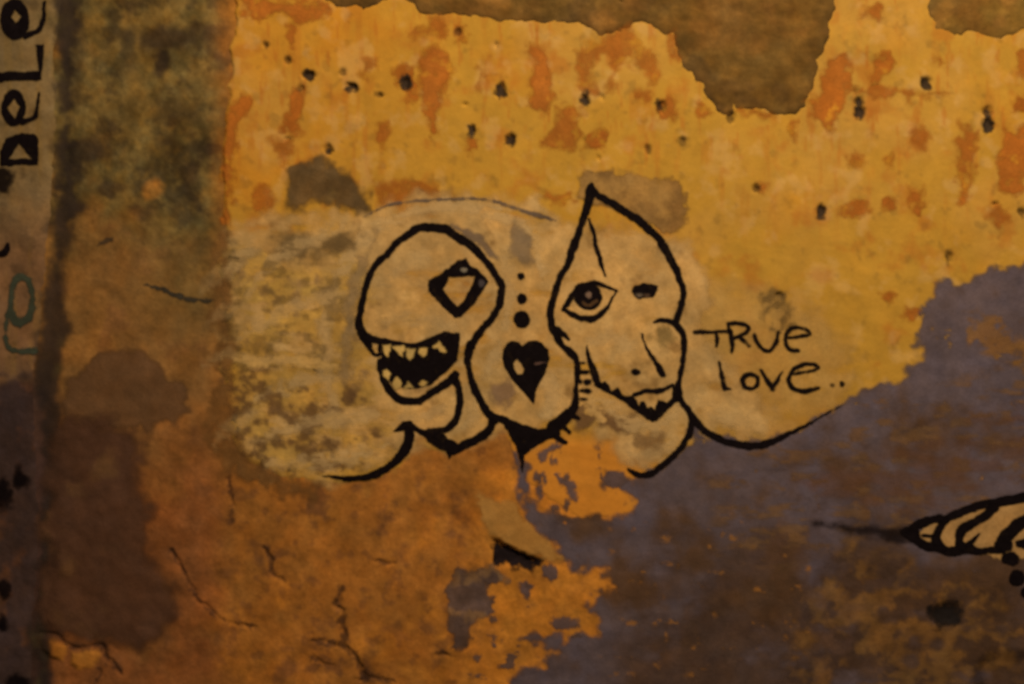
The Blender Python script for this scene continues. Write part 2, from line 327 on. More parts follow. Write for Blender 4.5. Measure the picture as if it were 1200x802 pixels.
# --- cement repairs
for nm, cem, base, lab in (("mortar_patch", CEM1, MORT, "dark brown mortar patch hanging from the top in a blunt tongue"), ("mortar_patch", CEM2, MORT2, "paler olive mortar patch with a straight lower edge")):
    sd1 = sdf(wmx, wmy, [cem]); kk = sd1 > -14
    cm = np.zeros(X.shape + (3,)) + base
    cm = mixc(cm, MORTD, 0.5 * ss(0.1, 0.8, n2)); cm = mixc(cm, OLIB, 0.6 * ss(0.1, 0.8, n4)); cm = mixc(cm, MORTD, 0.25 * ss(16, 2, sd1 + 8 * n3))  # last mix puts the shade of the bevelled rim into the colour
    cm = cm * np.exp(0.12 * fbm(X, Y, 60, 42, 4, sy=14) + 0.08 * fbm(X, Y, 5, 43, 2))[..., None]
    cm = mottle(cm, X, Y, 41, 0.5)
    keep = kk[:-1, :-1] | kk[1:, :-1] | kk[1:, 1:] | kk[:-1, 1:]
    o = link(nm, grid_mesh(nm, GX, GY, Zm, rgba(cm), keep), M_MORT, wall); o["label"] = lab

# --- pier face
cp = np.zeros(X.shape + (3,)) + PIE
cp = mixc(cp, PIE2, ss(180, 320, wy)); cp = mixc(cp, OLIG, 0.55 * ss(0.1, 0.8, n4) * ss(300, 60, Y)); cp = mixc(cp, MORT2, 0.35 * ss(0.0, 0.9, streak))
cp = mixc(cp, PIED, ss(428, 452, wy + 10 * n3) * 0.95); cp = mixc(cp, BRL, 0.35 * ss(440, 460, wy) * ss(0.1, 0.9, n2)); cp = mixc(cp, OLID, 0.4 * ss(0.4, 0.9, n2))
cp = mottle(cp, X, Y, 45, 0.4)
kk = sdp > -9; keep = kk[:-1, :-1] | kk[1:, :-1] | kk[1:, 1:] | kk[:-1, 1:]
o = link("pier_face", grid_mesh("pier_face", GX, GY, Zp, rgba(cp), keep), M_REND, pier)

# --- masonry behind the plaster
def box(name, x0, x1, y0, y1, z0, z1, mat, parent, col):
    v = [(x, y, z) for x in (x0, x1) for y in (y0, y1) for z in (z0, z1)]
    f = [(0, 1, 3, 2), (4, 6, 7, 5), (0, 4, 5, 1), (2, 3, 7, 6), (0, 2, 6, 4), (1, 5, 7, 3)]
    me = bpy.data.meshes.new(name); me.from_pydata(v, [], f); me.update()
    a = me.color_attributes.new("pigment", 'FLOAT_COLOR', 'POINT'); a.data.foreach_set("color", np.tile(list(col) + [1], 8).astype(np.float32))
    return link(name, me, mat, parent)
xl, zt = P3(-960, -860); xr, zb = P3(2180, 1151)
box("masonry_core", xl, xr, 0.045, 0.40, 0.0, zt, M_REND, wall, BRB)

# ------------------------------------------------------------------ paint films that follow the relief
def film(name, shapes, col, parent=None, holes=(), off=1.2, feather=1.0, warp=(0.7, 7), alpha=1.0, res=1.0, mat=None, col2=None, mixn=(0.0, 0.8, 30),
         breakup=None, worn=0.0, seed=50, label=None, mot=0.28, fray=0.9, grow=0.0):
    bb = np.array([bbox(s) for s in shapes]); pad = feather * (1 + fray) + warp[0] * 2 + 2
    x0, x1, y0, y1 = bb[:, 0].min() - pad, bb[:, 1].max() + pad, bb[:, 2].min() - pad, bb[:, 3].max() + pad
    xs = np.arange(x0, x1 + res, res); ys = np.arange(y0, y1 + res, res); x, y = np.meshgrid(xs, ys)
    qx = x + warp[0] * fbm(x, y, warp[1], seed + 1, 3); qy = y + warp[0] * fbm(x, y, warp[1], seed + 2, 3)
    d = sdf(qx, qy, shapes, holes)
    d = d + grow + feather * fray * fbm(x, y, 6 + feather * 1.5, seed + 6, 3)
    a = ss(-feather, feather, d) * alpha
    if breakup:                                   # (threshold, softness, size x, size y)
        t, sft, sx_, sy_ = breakup
        a = a * (1 - ss(t, t + sft, fbm(x, y, sx_, seed + 3, 4, sy=sy_)))
    if worn: a = a * (1 - worn * ss(0.35, 1.0, fbm(x, y, 9, seed + 4, 3)))
    cc = np.zeros(x.shape + (3,)) + col
    if col2 is not None: cc = mixc(cc, col2, ss(mixn[0], mixn[1], fbm(x, y, mixn[2], seed + 5, 4)))
    cc = mottle(cc, x, y, seed + 8, mot)
    k = a > 0.01; keep = k[:-1, :-1] | k[1:, :-1] | k[1:, 1:] | k[:-1, 1:]
    if not keep.any(): return None
    me = grid_mesh(name, xs, ys, top_at(x, y) + off, rgba(cc, a), keep)
    o = link(name, me, mat or M_FILM, parent or wall)
    if label: o["label"] = label
    return o
def ink(name, shapes, parent=None, holes=(), **k):
    k.setdefault('off', 2.0); k.setdefault('feather', 1.2); k.setdefault('worn', 0.12); k.setdefault('grow', 0.0); k.setdefault('warp', (0.8, 7)); k.setdefault('mot', 0.0); k.setdefault('fray', 0.5)
    return film(name, shapes, BLK, parent, holes, mat=M_BLACK, **k)

# exposed undercoat where the ochre has flaked
for i, f in enumerate(FLAKES):
    film("undercoat_flake", [f], ORA, off=0.7, feather=5.4, warp=(3.2, 11), alpha=(0.9, 0.6, 0.75)[i % 3], worn=0.35, col2=YEL2, mixn=(0.2, 1.0, 16), seed=100 + i * 7)
for i, (cx, cy_, rx, ry) in enumerate(HOLES):
    if rx * ry < 15.5: continue
    film("nail_hole", [ell(cx, cy_, rx * 0.85, ry * 0.85)], DARKBR, off=0.9, feather=2.8, warp=(1.6, 6), alpha=0.9 if rx * ry > 30 else 0.45, seed=500 + i * 7)  # holes coloured dark brown inside

# stains, joint streak and smudges
film("damp_stain", [poly((78, 470), (82, 448), (98, 430), (118, 416), (146, 411), (168, 416), (186, 430), (200, 446), (221, 458), (218, 478), (205, 492), (180, 496), (172, 520), (164, 498), (150, 500), (80, 505))],
     ST1, off=0.8, feather=6, warp=(3, 24), alpha=0.92, res=2, seed=61, label="round-topped brown stain above a darker stain")
film("damp_stain", [poly((62, 520), (72, 508), (90, 498), (118, 496), (140, 498), (155, 506), (163, 522), (168, 560), (172, 600), (178, 640), (188, 668), (204, 690), (206, 722), (190, 742), (160, 756), (128, 752), (84, 754), (50, 740), (54, 640))],
     ST2, off=1.1, feather=13, warp=(5, 26), alpha=0.88, res=2, seed=62, col2=ST1, mixn=(0.3, 1.1, 60), label="tall dark brown stain with a rounded top")
film("joint_streak", [stroke((82, -40, 11), (80, 60, 10), (77, 130, 8), (76, 190, 11), (80, 235, 14), (74, 275, 13), (66, 320, 10), (63, 380, 13), (60, 430, 14), (58, 480, 12), (64, 540, 14), (68, 640, 14), (52, 740, 10), (50, 860, 8))],
     BAND, off=0.9, feather=8, warp=(4, 24), alpha=0.66, res=2, col2=OLIG, mixn=(0.0, 1.0, 60), seed=63, label="dark green-brown streak down the joint beside the pier")  # dark band along the groove between pier and wall
film("soot_smudge", [poly((337, 200), (350, 190), (375, 190), (395, 200), (415, 212), (428, 228), (431, 246), (420, 256), (405, 250), (390, 238), (370, 236), (358, 246), (344, 256), (340, 240))],
     pig((84, 61, 31), (380, 220)), off=1.0, feather=8, warp=(4, 16), alpha=0.9, mot=0.6, seed=64, col2=pig((105, 76, 34), (380, 220)), mixn=(0, 0.9, 30), label="dark smudge above the toothed head")
film("soot_smudge", [poly((322, 280), (345, 268), (370, 280), (400, 270), (425, 280), (420, 298), (380, 300), (335, 302))], pig((98, 72, 36), (370, 285)), off=1.5, feather=10, warp=(6, 18), alpha=0.75, seed=65, res=2)
film("plaster_repair", [poly((677, 215), (690, 202), (720, 203), (760, 208), (797, 212), (804, 236), (800, 262), (785, 274), (760, 264), (735, 252), (700, 238), (678, 236))], pig((132, 92, 42), (740, 230)),
     off=0.9, feather=4, warp=(3, 14), alpha=0.9, seed=66, col2=pig((160, 114, 52), (740, 230)), mixn=(-0.3, 0.7, 26), label="brown repair smear behind the pointed hood")
film("soot_smudge", [poly((893, 345), (905, 340), (918, 344), (928, 370), (930, 386), (910, 388), (897, 384))], pig((100, 74, 36), (910, 370)), holes=[ell(901, 374, 5, 7)], off=1.0, feather=6, warp=(3, 10), alpha=0.6, seed=67)

# whitewash ground of the drawing
film("whitewash", [poly((262, 272), (300, 258), (345, 262), (400, 256), (430, 252), (455, 242), (490, 236), (560, 234), (605, 243), (650, 258), (690, 262), (745, 268), (800, 282), (818, 330), (830, 390), (860, 440), (905, 480), (890, 516),
     (850, 515), (815, 494), (800, 525), (762, 556), (738, 552), (722, 530), (695, 500), (672, 484), (640, 500), (612, 512), (580, 498), (545, 520), (500, 508), (474, 538), (430, 557), (380, 562), (310, 548), (284, 520), (276, 470), (268, 430), (266, 380), (276, 330))],
     WSH, off=1.1, feather=11, warp=(9, 26), alpha=0.72, res=2, seed=70, col2=WSHD, mixn=(0.35, 1.3, 22), breakup=(0.2, 1.2, 40, 18), mot=0.42, label="pale whitewash ground behind the drawn heads")
film("whitewash", [poly((262, 300), (300, 285), (360, 310), (420, 300), (424, 380), (430, 420), (440, 470), (465, 520), (430, 555), (380, 560), (312, 548), (280, 500))], WSHY, off=1.4, feather=16, warp=(8, 20), alpha=0.6, res=2, seed=71, mot=0.45,
     col2=WSHD, mixn=(0.15, 1.0, 15), breakup=(-0.1, 0.9, 30, 12), label="streaky brushed wash left of the toothed head")
film("whitewash", [poly((815, 330), (900, 350), (960, 380), (1000, 430), (985, 470), (940, 495), (890, 518), (840, 510), (812, 480), (806, 400))], pig((176, 128, 58), (900, 440)), off=1.0, feather=24, warp=(10, 30), alpha=0.6, res=2, seed=75, breakup=(0.2, 1.2, 40, 18), mot=0.3, label="faint tan wash under the lettering")
film("brush_stroke", [stroke((264, 418, 4), (300, 424, 6), (350, 424, 6), (395, 430, 3))], pig((176, 132, 66), (320, 424)), off=1.7, feather=3.5, warp=(2.5, 10), alpha=0.7, breakup=(0.3, 0.8, 40, 7), seed=72)
SM = pig((190, 147, 84), (480, 330))
for i, (st, al) in enumerate([
    (stroke((398, 500, 4), (384, 450, 7), (382, 390, 8), (394, 330, 8), (424, 284, 6), (450, 262, 4)), .55), (stroke((446, 262, 4), (500, 246, 7), (560, 244, 8), (600, 258, 8), (628, 290, 6), (636, 330, 3)), .6),
    (stroke((290, 350, 3), (318, 312, 7), (352, 288, 7), (400, 268, 4)), .5), (stroke((282, 396, 3), (320, 372, 7), (372, 352, 7), (412, 340, 3)), .45), (stroke((266, 330, 3), (278, 306, 6), (300, 290, 4)), .5),
    (stroke((300, 470, 3), (345, 448, 8), (392, 440, 6), (424, 436, 3)), .5), (stroke((300, 516, 3), (350, 500, 8), (410, 490, 8), (450, 486, 4)), .5), (stroke((312, 545, 2), (370, 540, 7), (420, 535, 7), (455, 520, 3)), .55),
    (stroke((440, 340, 5), (470, 318, 9), (500, 300, 7)), .35), (stroke((450, 380, 5), (490, 374, 8), (530, 384, 4)), .4), (stroke((570, 440, 4), (580, 420, 7), (584, 400, 4)), .5), (stroke((640, 440, 5), (648, 462, 8), (640, 484, 5)), .6),
    (stroke((690, 400, 4), (720, 396, 8), (740, 410, 5)), .4), (stroke((704, 466, 4), (730, 490, 8), (760, 500, 9), (790, 488, 5)), .6), (stroke((730, 540, 3), (760, 535, 8), (790, 515, 5)), .45), (stroke((735, 300, 5), (760, 320, 9), (775, 345, 6)), .3),
    (stroke((590, 300, 4), (596, 340, 7), (592, 380, 4)), .45), (stroke((820, 470, 5), (850, 490, 9), (890, 500, 5)), .45), (stroke((470, 490, 3), (500, 488, 6), (522, 478, 4)), .5), (stroke((545, 500, 3), (556, 480, 6), (552, 460, 3)), .5), (stroke((234, 346, 2), (252, 326, 7), (276, 306, 7), (304, 296, 3)), .2), (stroke((240, 425, 2), (266, 416, 6), (300, 420, 6), (340, 424, 3)), .2), (stroke((244, 380, 2), (262, 366, 7), (284, 360, 4)), .2), (stroke((252, 520, 2), (272, 500, 8), (300, 488, 5)), .2)]):
    film("brush_stroke", [st], SM, off=1.5 + 0.02 * i, feather=5, warp=(3, 12), alpha=al, breakup=(0.15, 0.9, 26, 8), seed=700 + i * 9, mot=0.2)
film("grime_edge", [stroke((262, 280, 8), (256, 340, 10), (262, 400, 8), (258, 460, 12), (268, 520, 14), (310, 562, 12), (370, 575, 8))], pig((104, 66, 27), (262, 420)), off=1.75, feather=9, warp=(7, 16), alpha=0.7, breakup=(0.0, 0.8, 22, 22), seed=705, mot=0.4)
film("grime_speckle", [poly((262, 440), (330, 430), (440, 470), (460, 520), (420, 556), (300, 560), (262, 552))], pig((88, 58, 30), (350, 500)), off=1.6, feather=10, warp=(4, 14), alpha=0.6, res=2, breakup=(-0.7, 0.8, 17, 13), seed=73)["kind"] = "stuff"
film("grime_speckle", [poly((262, 280), (330, 300), (420, 320), (410, 440), (300, 450), (262, 430))], pig((108, 80, 38), (350, 360)), off=1.55, feather=10, warp=(4, 14), alpha=0.4, res=2, breakup=(-0.7, 0.8, 15, 11), seed=74)["kind"] = "stuff"

# grey paint
GREY = poly((606, 528), (617, 545), (618, 588), (640, 600), (690, 607), (744, 606), (745, 590), (728, 573), (706, 567), (708, 553), (730, 555), (742, 562), (770, 553), (792, 536), (806, 516), (812, 498), (832, 512), (862, 520), (900, 520),
            (950, 497), (1012, 462), (1056, 446), (1074, 425), (1080, 400), (1080, 372), (1090, 352), (1096, 330), (1112, 325), (1122, 332), (1150, 322), (1200, 308), (1320, 290), (1320, 1151), (586, 1151), (590, 830), (602, 792), (618, 780), (640, 775), (655, 766),
            (640, 757), (612, 748), (626, 742), (655, 748), (700, 744), (698, 722), (684, 712), (700, 696), (722, 684), (712, 676), (712, 662), (695, 662), (690, 655), (684, 666), (668, 668), (660, 652), (645, 632), (622, 606), (608, 590))
film("grey_paint", [GREY], GRY, off=1.3, feather=5.2, warp=(5.5, 17), alpha=0.95, res=2, seed=80, col2=GRYB, mixn=(-0.25, 0.9, 60), breakup=(0.8, 0.6, 15, 11), mot=0.32, label="worn grey blue paint covering the lower wall right of the heart figure")
film("grey_paint", [poly((528, 668), (560, 666), (592, 667), (592, 681), (572, 685), (580, 700), (578, 718), (560, 730), (552, 742), (550, 756), (531, 756), (526, 720))], pig((66, 48, 37), (555, 710)), off=1.3, feather=4, warp=(5, 14), seed=81, alpha=0.92, mot=0.6, col2=pig((96, 68, 40), (555, 710)), mixn=(0.0, 0.8, 26), label="small grey paint blot beneath the notch")
for i, g in enumerate([ell(661, 730, 15, 8), ell(645, 670, 8, 10), ell(616, 690, 6, 8), ell(630, 556, 5, 7), stroke((655, 560, 4), (665, 568, 5), (674, 580, 4)), poly((628, 532), (655, 516), (664, 520), (645, 532), (632, 540)), ell(632, 580, 3, 12), ell(720, 562, 14, 7)]):
    film("paint_fleck", [g], pig((78, 58, 48), (650, 640)), off=1.4, feather=2.5, warp=(3, 10), alpha=0.85, seed=830 + i * 5)
film("brown_wash", [poly((960, 660), (1000, 640), (1090, 664), (1140, 690), (1190, 690), (1240, 760), (1240, 900), (900, 900), (930, 760))], TAN, off=1.9, feather=14, warp=(10, 30), alpha=0.5, res=2, seed=90, col2=GRYB, mixn=(-0.3, 0.5, 20), breakup=(-0.25, 0.9, 26, 18), mot=0.5, label="patchy tan worn paint round the dark pit")
film("brown_wash", [poly((930, 570), (1060, 520), (1200, 480), (1240, 560), (1100, 590), (980, 600))], pig((100, 62, 34), (1080, 550)), off=1.8, feather=14, warp=(8, 26), alpha=0.3, res=2, seed=91, breakup=(-0.3, 0.9, 34, 14))
film("brown_wash", [poly((1130, 370), (1155, 365), (1175, 370), (1185, 395), (1210, 400), (1210, 440), (1150, 420), (1140, 400))], TAN, off=1.8, feather=6, warp=(6, 18), alpha=0.55, seed=92, breakup=(0.0, 0.5, 24, 16))
film("brown_wash", [poly((700, 620), (900, 600), (1000, 640), (960, 790), (720, 800))], pig((140, 88, 34), (850, 700)), off=1.7, feather=20, warp=(8, 26), alpha=0.55, res=2, seed=93, breakup=(-1.15, 0.5, 13, 10))["kind"] = "stuff"
film("brown_wash", [poly((740, 720), (780, 650), (900, 640), (1010, 620), (1100, 670), (1240, 690), (1260, 900), (720, 900))], pig((70, 46, 26), (850, 740)), off=1.6, feather=40, warp=(16, 50), alpha=0.55, res=2, seed=97, breakup=(0.0, 1.0, 60, 40), mot=0.5)
GF = pig((80, 58, 44), (660, 640))
film("paint_flecks", [poly((618, 540), (650, 518), (690, 520), (735, 556), (745, 604), (690, 606), (640, 600), (620, 585))], GF, off=1.5, feather=8, warp=(4, 12), alpha=0.8, breakup=(-1.0, 0.5, 13, 18), seed=841)["kind"] = "stuff"
film("paint_flecks", [poly((540, 690), (600, 668), (660, 660), (715, 670), (700, 750), (640, 800), (560, 830), (530, 760))], GF, off=1.5, feather=14, warp=(5, 12), alpha=0.8, breakup=(-1.05, 0.45, 20, 12), seed=846)["kind"] = "stuff"
film("brown_wash", [poly((830, 560), (960, 510), (1090, 450), (1230, 400), (1240, 600), (1000, 640), (850, 650))], pig((108, 74, 40), (1000, 560)), off=1.75, feather=24, warp=(8, 22), alpha=0.5, res=2, seed=99, breakup=(-0.7, 0.7, 24, 9), mot=0.4)
film("tan_paint", [poly((556, 575), (600, 590), (640, 630), (664, 656), (640, 653), (604, 642), (576, 626), (560, 600))], pig((150, 102, 42), (615, 620)), off=1.25, feather=4, warp=(3, 16), alpha=0.75, seed=94)

# notch and pit: shade put into the colour; then dark cracks and scratches
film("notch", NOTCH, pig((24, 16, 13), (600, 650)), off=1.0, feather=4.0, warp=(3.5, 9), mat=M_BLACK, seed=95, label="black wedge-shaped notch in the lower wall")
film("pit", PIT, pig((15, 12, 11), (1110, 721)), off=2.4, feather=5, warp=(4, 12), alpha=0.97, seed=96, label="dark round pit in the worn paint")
for i, cshape in enumerate(CRACKS):
    film("crack", [cshape], pig((44, 28, 20), (350, 740)), off=0.7, feather=2.8, warp=(2.8, 8), alpha=0.45, worn=0.9, seed=960 + i * 5)
film("scratch", [stroke((170, 334, 1), (190, 339, 2), (212, 348, 2.5), (240, 353, 1.5), (252, 352, 1))], pig((50, 42, 28), (210, 345)), off=1.0, feather=1.8, warp=(1.5, 8), alpha=0.85, seed=97)
film("scratch", [stroke((114, 288, 1), (122, 284, 2), (131, 280, 1))], pig((60, 44, 26), (122, 284)), off=1.0, feather=1.8, warp=(1.5, 8), alpha=0.8, seed=98)

# ------------------------------------------------------------------ drawings
SMUDGE = pig((116, 90, 62), (560, 280))
film("pencil_arc", [stroke((428, 254, 1), (455, 241, 1.4), (480, 236.5, 1.4), (520, 234, 1.3), (565, 234, 1.5), (600, 243, 1.8), (625, 251, 2.5), (650, 258, 1.2))], pig((96, 76, 56), (540, 236)), off=2.0, feather=1.3, alpha=0.75, worn=0.6, seed=110)
film("grey_smear", [poly((530, 264), (552, 270), (566, 281), (578, 296), (588, 308), (580, 304), (566, 290), (548, 280))], SMUDGE, off=1.7, feather=3, alpha=0.7, seed=111)
film("grey_smear", [stroke((404, 440, 5), (408, 380, 7), (416, 330, 6), (430, 296, 5), (442, 276, 3))], pig((138, 106, 62), (410, 360)), off=1.7, feather=6, warp=(4, 16), alpha=0.6, seed=112)
film("grey_smear", [poly((600, 262), (615, 270), (622, 300), (612, 312), (602, 300))], pig((130, 102, 66), (610, 285)), off=1.7, feather=7, warp=(4, 14), alpha=0.65, seed=113)
film("grey_smear", [poly((745, 508), (775, 506), (776, 530), (752, 534))], pig((120, 86, 46), (760, 520)), off=1.7, feather=7, warp=(4, 12), alpha=0.6, seed=114)
film("grey_smear", [poly((676, 470), (700, 478), (745, 486), (752, 498), (715, 504), (680, 502), (668, 490))], pig((104, 70, 36), (710, 490)), off=1.7, feather=6, warp=(6, 14), alpha=0.75, breakup=(0.0, 0.6, 18, 12), seed=115)
film("grey_smear", [poly((574, 448), (600, 448), (606, 462), (598, 476), (576, 470))], pig((122, 90, 58), (590, 460)), off=1.7, feather=6, warp=(4, 10), alpha=0.65, seed=116)
film("grey_smear", [ell(776, 396, 12, 9)], pig((124, 96, 48), (776, 396)), off=1.7, feather=6, warp=(4, 10), alpha=0.6, seed=117)

# toothed head
E_ = lambda *p: zoomed(410, 380, 8, p)
F_ = lambda *p: zoomed(450, 440, 8, p)
G_ = lambda *p: zoomed(540, 370, 8, p)
HH = lambda *p: zoomed(540, 440, 8, p)
M_ = lambda *p: zoomed(690, 420, 8, p)
J_ = lambda *p: zoomed(630, 290, 8, p)
head = ink("toothed_head", [
    stroke((432.5, 405, 3.4), (428, 397, 5), (424, 389, 5), (420.5, 378, 4.8), (423, 365, 3.7), (425.5, 350, 3.7), (429.5, 334, 4), (439, 313, 3.8), (453, 299, 3.8), (465, 285, 3.8), (479, 275, 4.2), (491, 267.5, 5), (510, 267.3, 5), (524, 270, 5.4),
           (533, 275.5, 5.3), (546, 284, 4.8), (560, 296, 4.5), (572, 309.5, 4.2), (580, 321, 4), (587, 333, 4.6), (588, 340, 4.6), (585, 357, 4), (578, 371, 4), (568, 383, 3.8), (559, 394, 4), (552, 405, 5)),
    stroke((531, 444, 6), (537.5, 454, 4), (539, 471, 4.2), (536, 487.5, 4), (530, 497.5, 4.5), (520, 504, 4), (504, 505, 3.5)),
    poly(*F_((90, 530), (130, 480), (180, 430), (240, 425), (300, 470), (370, 510), (480, 520), (560, 540), (600, 590), (700, 640), (760, 640), (700, 710), (650, 740), (610, 785), (580, 710), (500, 680), (420, 620), (360, 570), (300, 530), (200, 520))),
    stroke((480, 500, 5), (479, 515, 6.2), (476, 525, 6.4), (469, 535, 6), (459, 545, 4.2), (440, 556, 4.4), (412, 561, 3.0), (390, 559, 1.6), (378, 558, 0.3)),
    stroke((576, 495, 4.5), (572.5, 505, 5), (560, 514, 5), (545, 521, 5), (531, 529, 5))], seed=120, label="drawn round head with diamond eye and open toothed mouth")
mouth = ink("mouth", [poly(*E_((880, 75), (1035, 85), (1010, 340), (930, 420), (830, 510), (740, 580), (640, 602), (500, 602), (420, 575), (380, 540), (300, 440), (268, 430), (275, 350), (300, 300), (300, 180), (650, 185), (780, 145), (870, 85))),
    stroke((424, 390, 5), (435, 397.5, 4.5), (454, 400.6, 3.5), (472.5, 404, 3), (487.5, 404.5, 2.6), (502.5, 400, 3), (514, 395, 3.5), (521, 392, 3)),
    stroke((432, 404, 3), (436, 412, 2.6), (440, 416.5, 2.6), (446, 415, 3)), line((446, 402, 2), (445, 416, 2)),
    stroke((445, 424, 3.4), (447.5, 440, 3.7), (454, 452.5, 4.4), (462.5, 464, 4.5), (472.5, 469.7, 4.3), (491, 470, 4), (502.5, 462.5, 4.2), (516, 454, 4.8), (530, 444, 5.2), (534, 439, 4.5))], head, seed=121, off=2.1)
TOOTH = pig((176, 136, 66), (480, 420))
for i, t in enumerate([((305, 195), (385, 190), (362, 310), (340, 300)), ((400, 210), (510, 208), (495, 302), (440, 262)), ((520, 225), (615, 225), (590, 310), (560, 342), (530, 300)), ((640, 220), (738, 220), (720, 290), (690, 322), (650, 262)),
                       ((770, 215), (830, 160), (862, 180), (892, 262), (830, 240)), ((312, 440), (345, 420), (385, 470), (362, 522), (322, 490)), ((405, 560), (445, 490), (490, 545), (482, 592), (430, 602)), ((640, 560), (680, 520), (722, 545), (702, 577), (650, 582)), ((500, 602), (545, 545), (612, 600))]):
    film("tooth", [poly(*E_(*t))], TOOTH, head, off=3.0, feather=1.5, warp=(0.8, 5), alpha=0.93 if i < 7 else 0.7, seed=130 + i * 4)
eye = ink("eye", [poly((502, 329), (520, 319), (537, 306), (546, 303), (551, 311), (560, 315), (572, 329), (572, 332), (554, 357), (541, 371), (534, 372), (519, 360), (502, 341))], head,
          holes=[poly((526, 324.5), (556, 324), (554, 333), (545, 350), (536, 360), (519, 339), (523, 332))], seed=122)
film("highlight", [ell(543.5, 316.5, 4, 2.6)], pig((112, 96, 70), (543, 316)), head, off=3.0, feather=1.3, seed=123); film("highlight", [ell(564, 332, 3, 4)], pig((60, 50, 44), (564, 332)), head, off=3.0, feather=1.5, seed=124)

# heart figure
fig = ink("heart_figure", [stroke((552.5, 404, 5), (548, 420, 4.5), (550.6, 437.5, 3.5), (555.8, 455, 3.8), (562.5, 469, 4), (571, 482.5, 4.5), (580, 492, 5)),
    stroke((652.5, 396, 4), (660, 406, 3.6), (670, 415, 4), (676.5, 426, 3.2), (676, 440, 3), (675, 457, 3), (675, 467, 3.5), (672.5, 477.5, 5), (665, 486, 6.5), (656, 495, 7.5), (647, 502, 7.5)),
    poly(*HH((300, 350), (420, 390), (560, 450), (680, 490), (780, 500), (850, 470), (930, 520), (920, 580), (830, 590), (740, 640), (660, 700), (600, 745), (545, 740), (520, 660), (460, 560), (400, 460), (330, 430))),
    line((645, 508, 3.5), (662, 518, 2.8)), line((655, 496, 4), (667, 506, 2.2)), line((668, 486, 4), (678, 490, 1.8)), stroke((611, 530, 3.5), (612, 540, 2.2), (612, 552, 1.2))], seed=125, label="drawn pear-shaped body holding a black heart")
heart = ink("heart", [poly(*G_((575, 280), (630, 240), (700, 235), (760, 255), (820, 320), (835, 400), (815, 480), (780, 560), (725, 650), (695, 720), (690, 800), (682, 832), (640, 780), (590, 720), (520, 640), (450, 560), (410, 480), (390, 400), (400, 320), (430, 265), (480, 240), (540, 245)))], fig,
    holes=[poly(*G_((525, 410), (570, 450), (597, 500), (575, 542), (530, 547), (500, 500), (498, 450)))], seed=126, warp=(0.5, 9), worn=0.1)
film("scratch", [stroke(*G_((700, 458, 7), (750, 442, 9), (805, 436, 5)))], pig((96, 66, 48), (634, 425)), heart, off=3.0, feather=1.2, alpha=0.7, seed=127)
for i, e in enumerate([ell(610.5, 324, 4), ell(612, 350.5, 5.8, 6.6), ell(612, 375, 9, 10)]): ink("dot", [e], fig, seed=128 + i * 3)
for i, (bx, by, rw, rh) in enumerate([(683, 425, 3, 1.6), (685.5, 436, 6, 2.6), (688, 447.5, 4.2, 3.2), (688, 458, 4.8, 3), (680, 447, 2.5, 2.2), (681, 436, 2.6, 2.2), (681, 458, 2.4, 2), (684, 468, 4.5, 2)]): ink("stitch", [ell(bx, by, rw, rh)], fig, seed=140 + i * 3, feather=1.6)

# hooded face
hood = ink("hooded_face", [
    stroke((692.5, 219, 4.5), (692, 225, 6), (690.5, 232, 5.3), (686, 250, 4.5), (679, 270, 4), (670.5, 295, 4.5), (665, 311, 4.1), (657.5, 323, 3.8), (652.5, 336, 3.8), (647.5, 352.5, 4), (645, 367.5, 4), (646, 379, 4.2), (650, 390, 5), (655, 399, 3.8)),
    line((652, 386, 4.5), (658, 391, 3.6), (666, 397, 2.2)),
    stroke((695, 225, 5), (701, 230, 4), (717.5, 239, 4.4), (734, 250, 4.4), (746, 257, 5.2), (761, 269, 5), (772.5, 281, 4.7), (780, 294, 4.5), (790, 312.5, 4.6), (796, 327.5, 4), (801, 344, 4), (797.5, 360, 3.5), (793, 374, 3.5), (793, 381, 4), (799, 390, 4),
           (802, 400, 3.6), (799.5, 428, 3), (796, 445, 3.5), (795, 461, 4.5), (800, 472.5, 3.5), (809, 485, 4), (815, 494, 4.8), (826, 505, 4), (849, 517, 4), (878, 523, 4.6), (900, 519, 4), (922, 510, 2.8), (945, 498, 1.6), (970, 484, 0.7), (990, 473, 0.1)),
    stroke((811, 494, 3), (807.5, 507.5, 3.5), (797.5, 525, 3.5), (780, 542.5, 3.5), (762.5, 555, 3.8), (747.5, 556, 3.4), (736, 550, 1.6)),
    stroke((767, 378, 1.6), (774, 375.6, 2.8), (782.5, 376, 2.8), (791, 379.5, 3.4)),
    stroke((687.5, 406, 1.2), (690, 420, 3), (695, 432.5, 4), (699, 446, 4.2), (703, 452, 3.5))], seed=150, label="drawn face under a pointed hood with one round eye and jagged beard")
ink("beard", [poly(*M_((60, 250), (110, 250), (150, 228), (190, 258), (210, 312), (240, 300), (270, 283), (300, 342), (340, 362), (400, 358), (440, 400), (470, 465), (480, 418), (520, 413), (540, 482), (580, 458), (620, 492), (650, 398), (690, 412), (740, 422), (780, 370), (790, 260), (830, 260), (862, 380), (800, 420), (720, 490), (640, 570), (600, 587), (550, 562), (450, 492), (330, 402), (220, 340), (120, 282)))], hood, seed=151, warp=(0.6, 5), grow=1.0)
ink("mouth", [stroke((743, 462.5, 1.8), (756, 459, 2.5), (771, 458, 2.5), (780, 455.6, 2.3), (788, 450.5, 1.6))], hood, seed=152)
ink("nose", [stroke((752, 392, 0.8), (759, 410, 1.8), (767.5, 424, 2.5), (774, 435, 4.2), (776, 438.5, 3.4))], hood, seed=153)
ink("nostril", [ell(745, 436, 5.6, 4.6)], hood, seed=154)
ink("forehead_line", [stroke((690, 258, 1.6), (695, 272, 2), (700, 294, 2.7), (705, 310, 2.8), (709, 323, 1.2))], hood, seed=155)
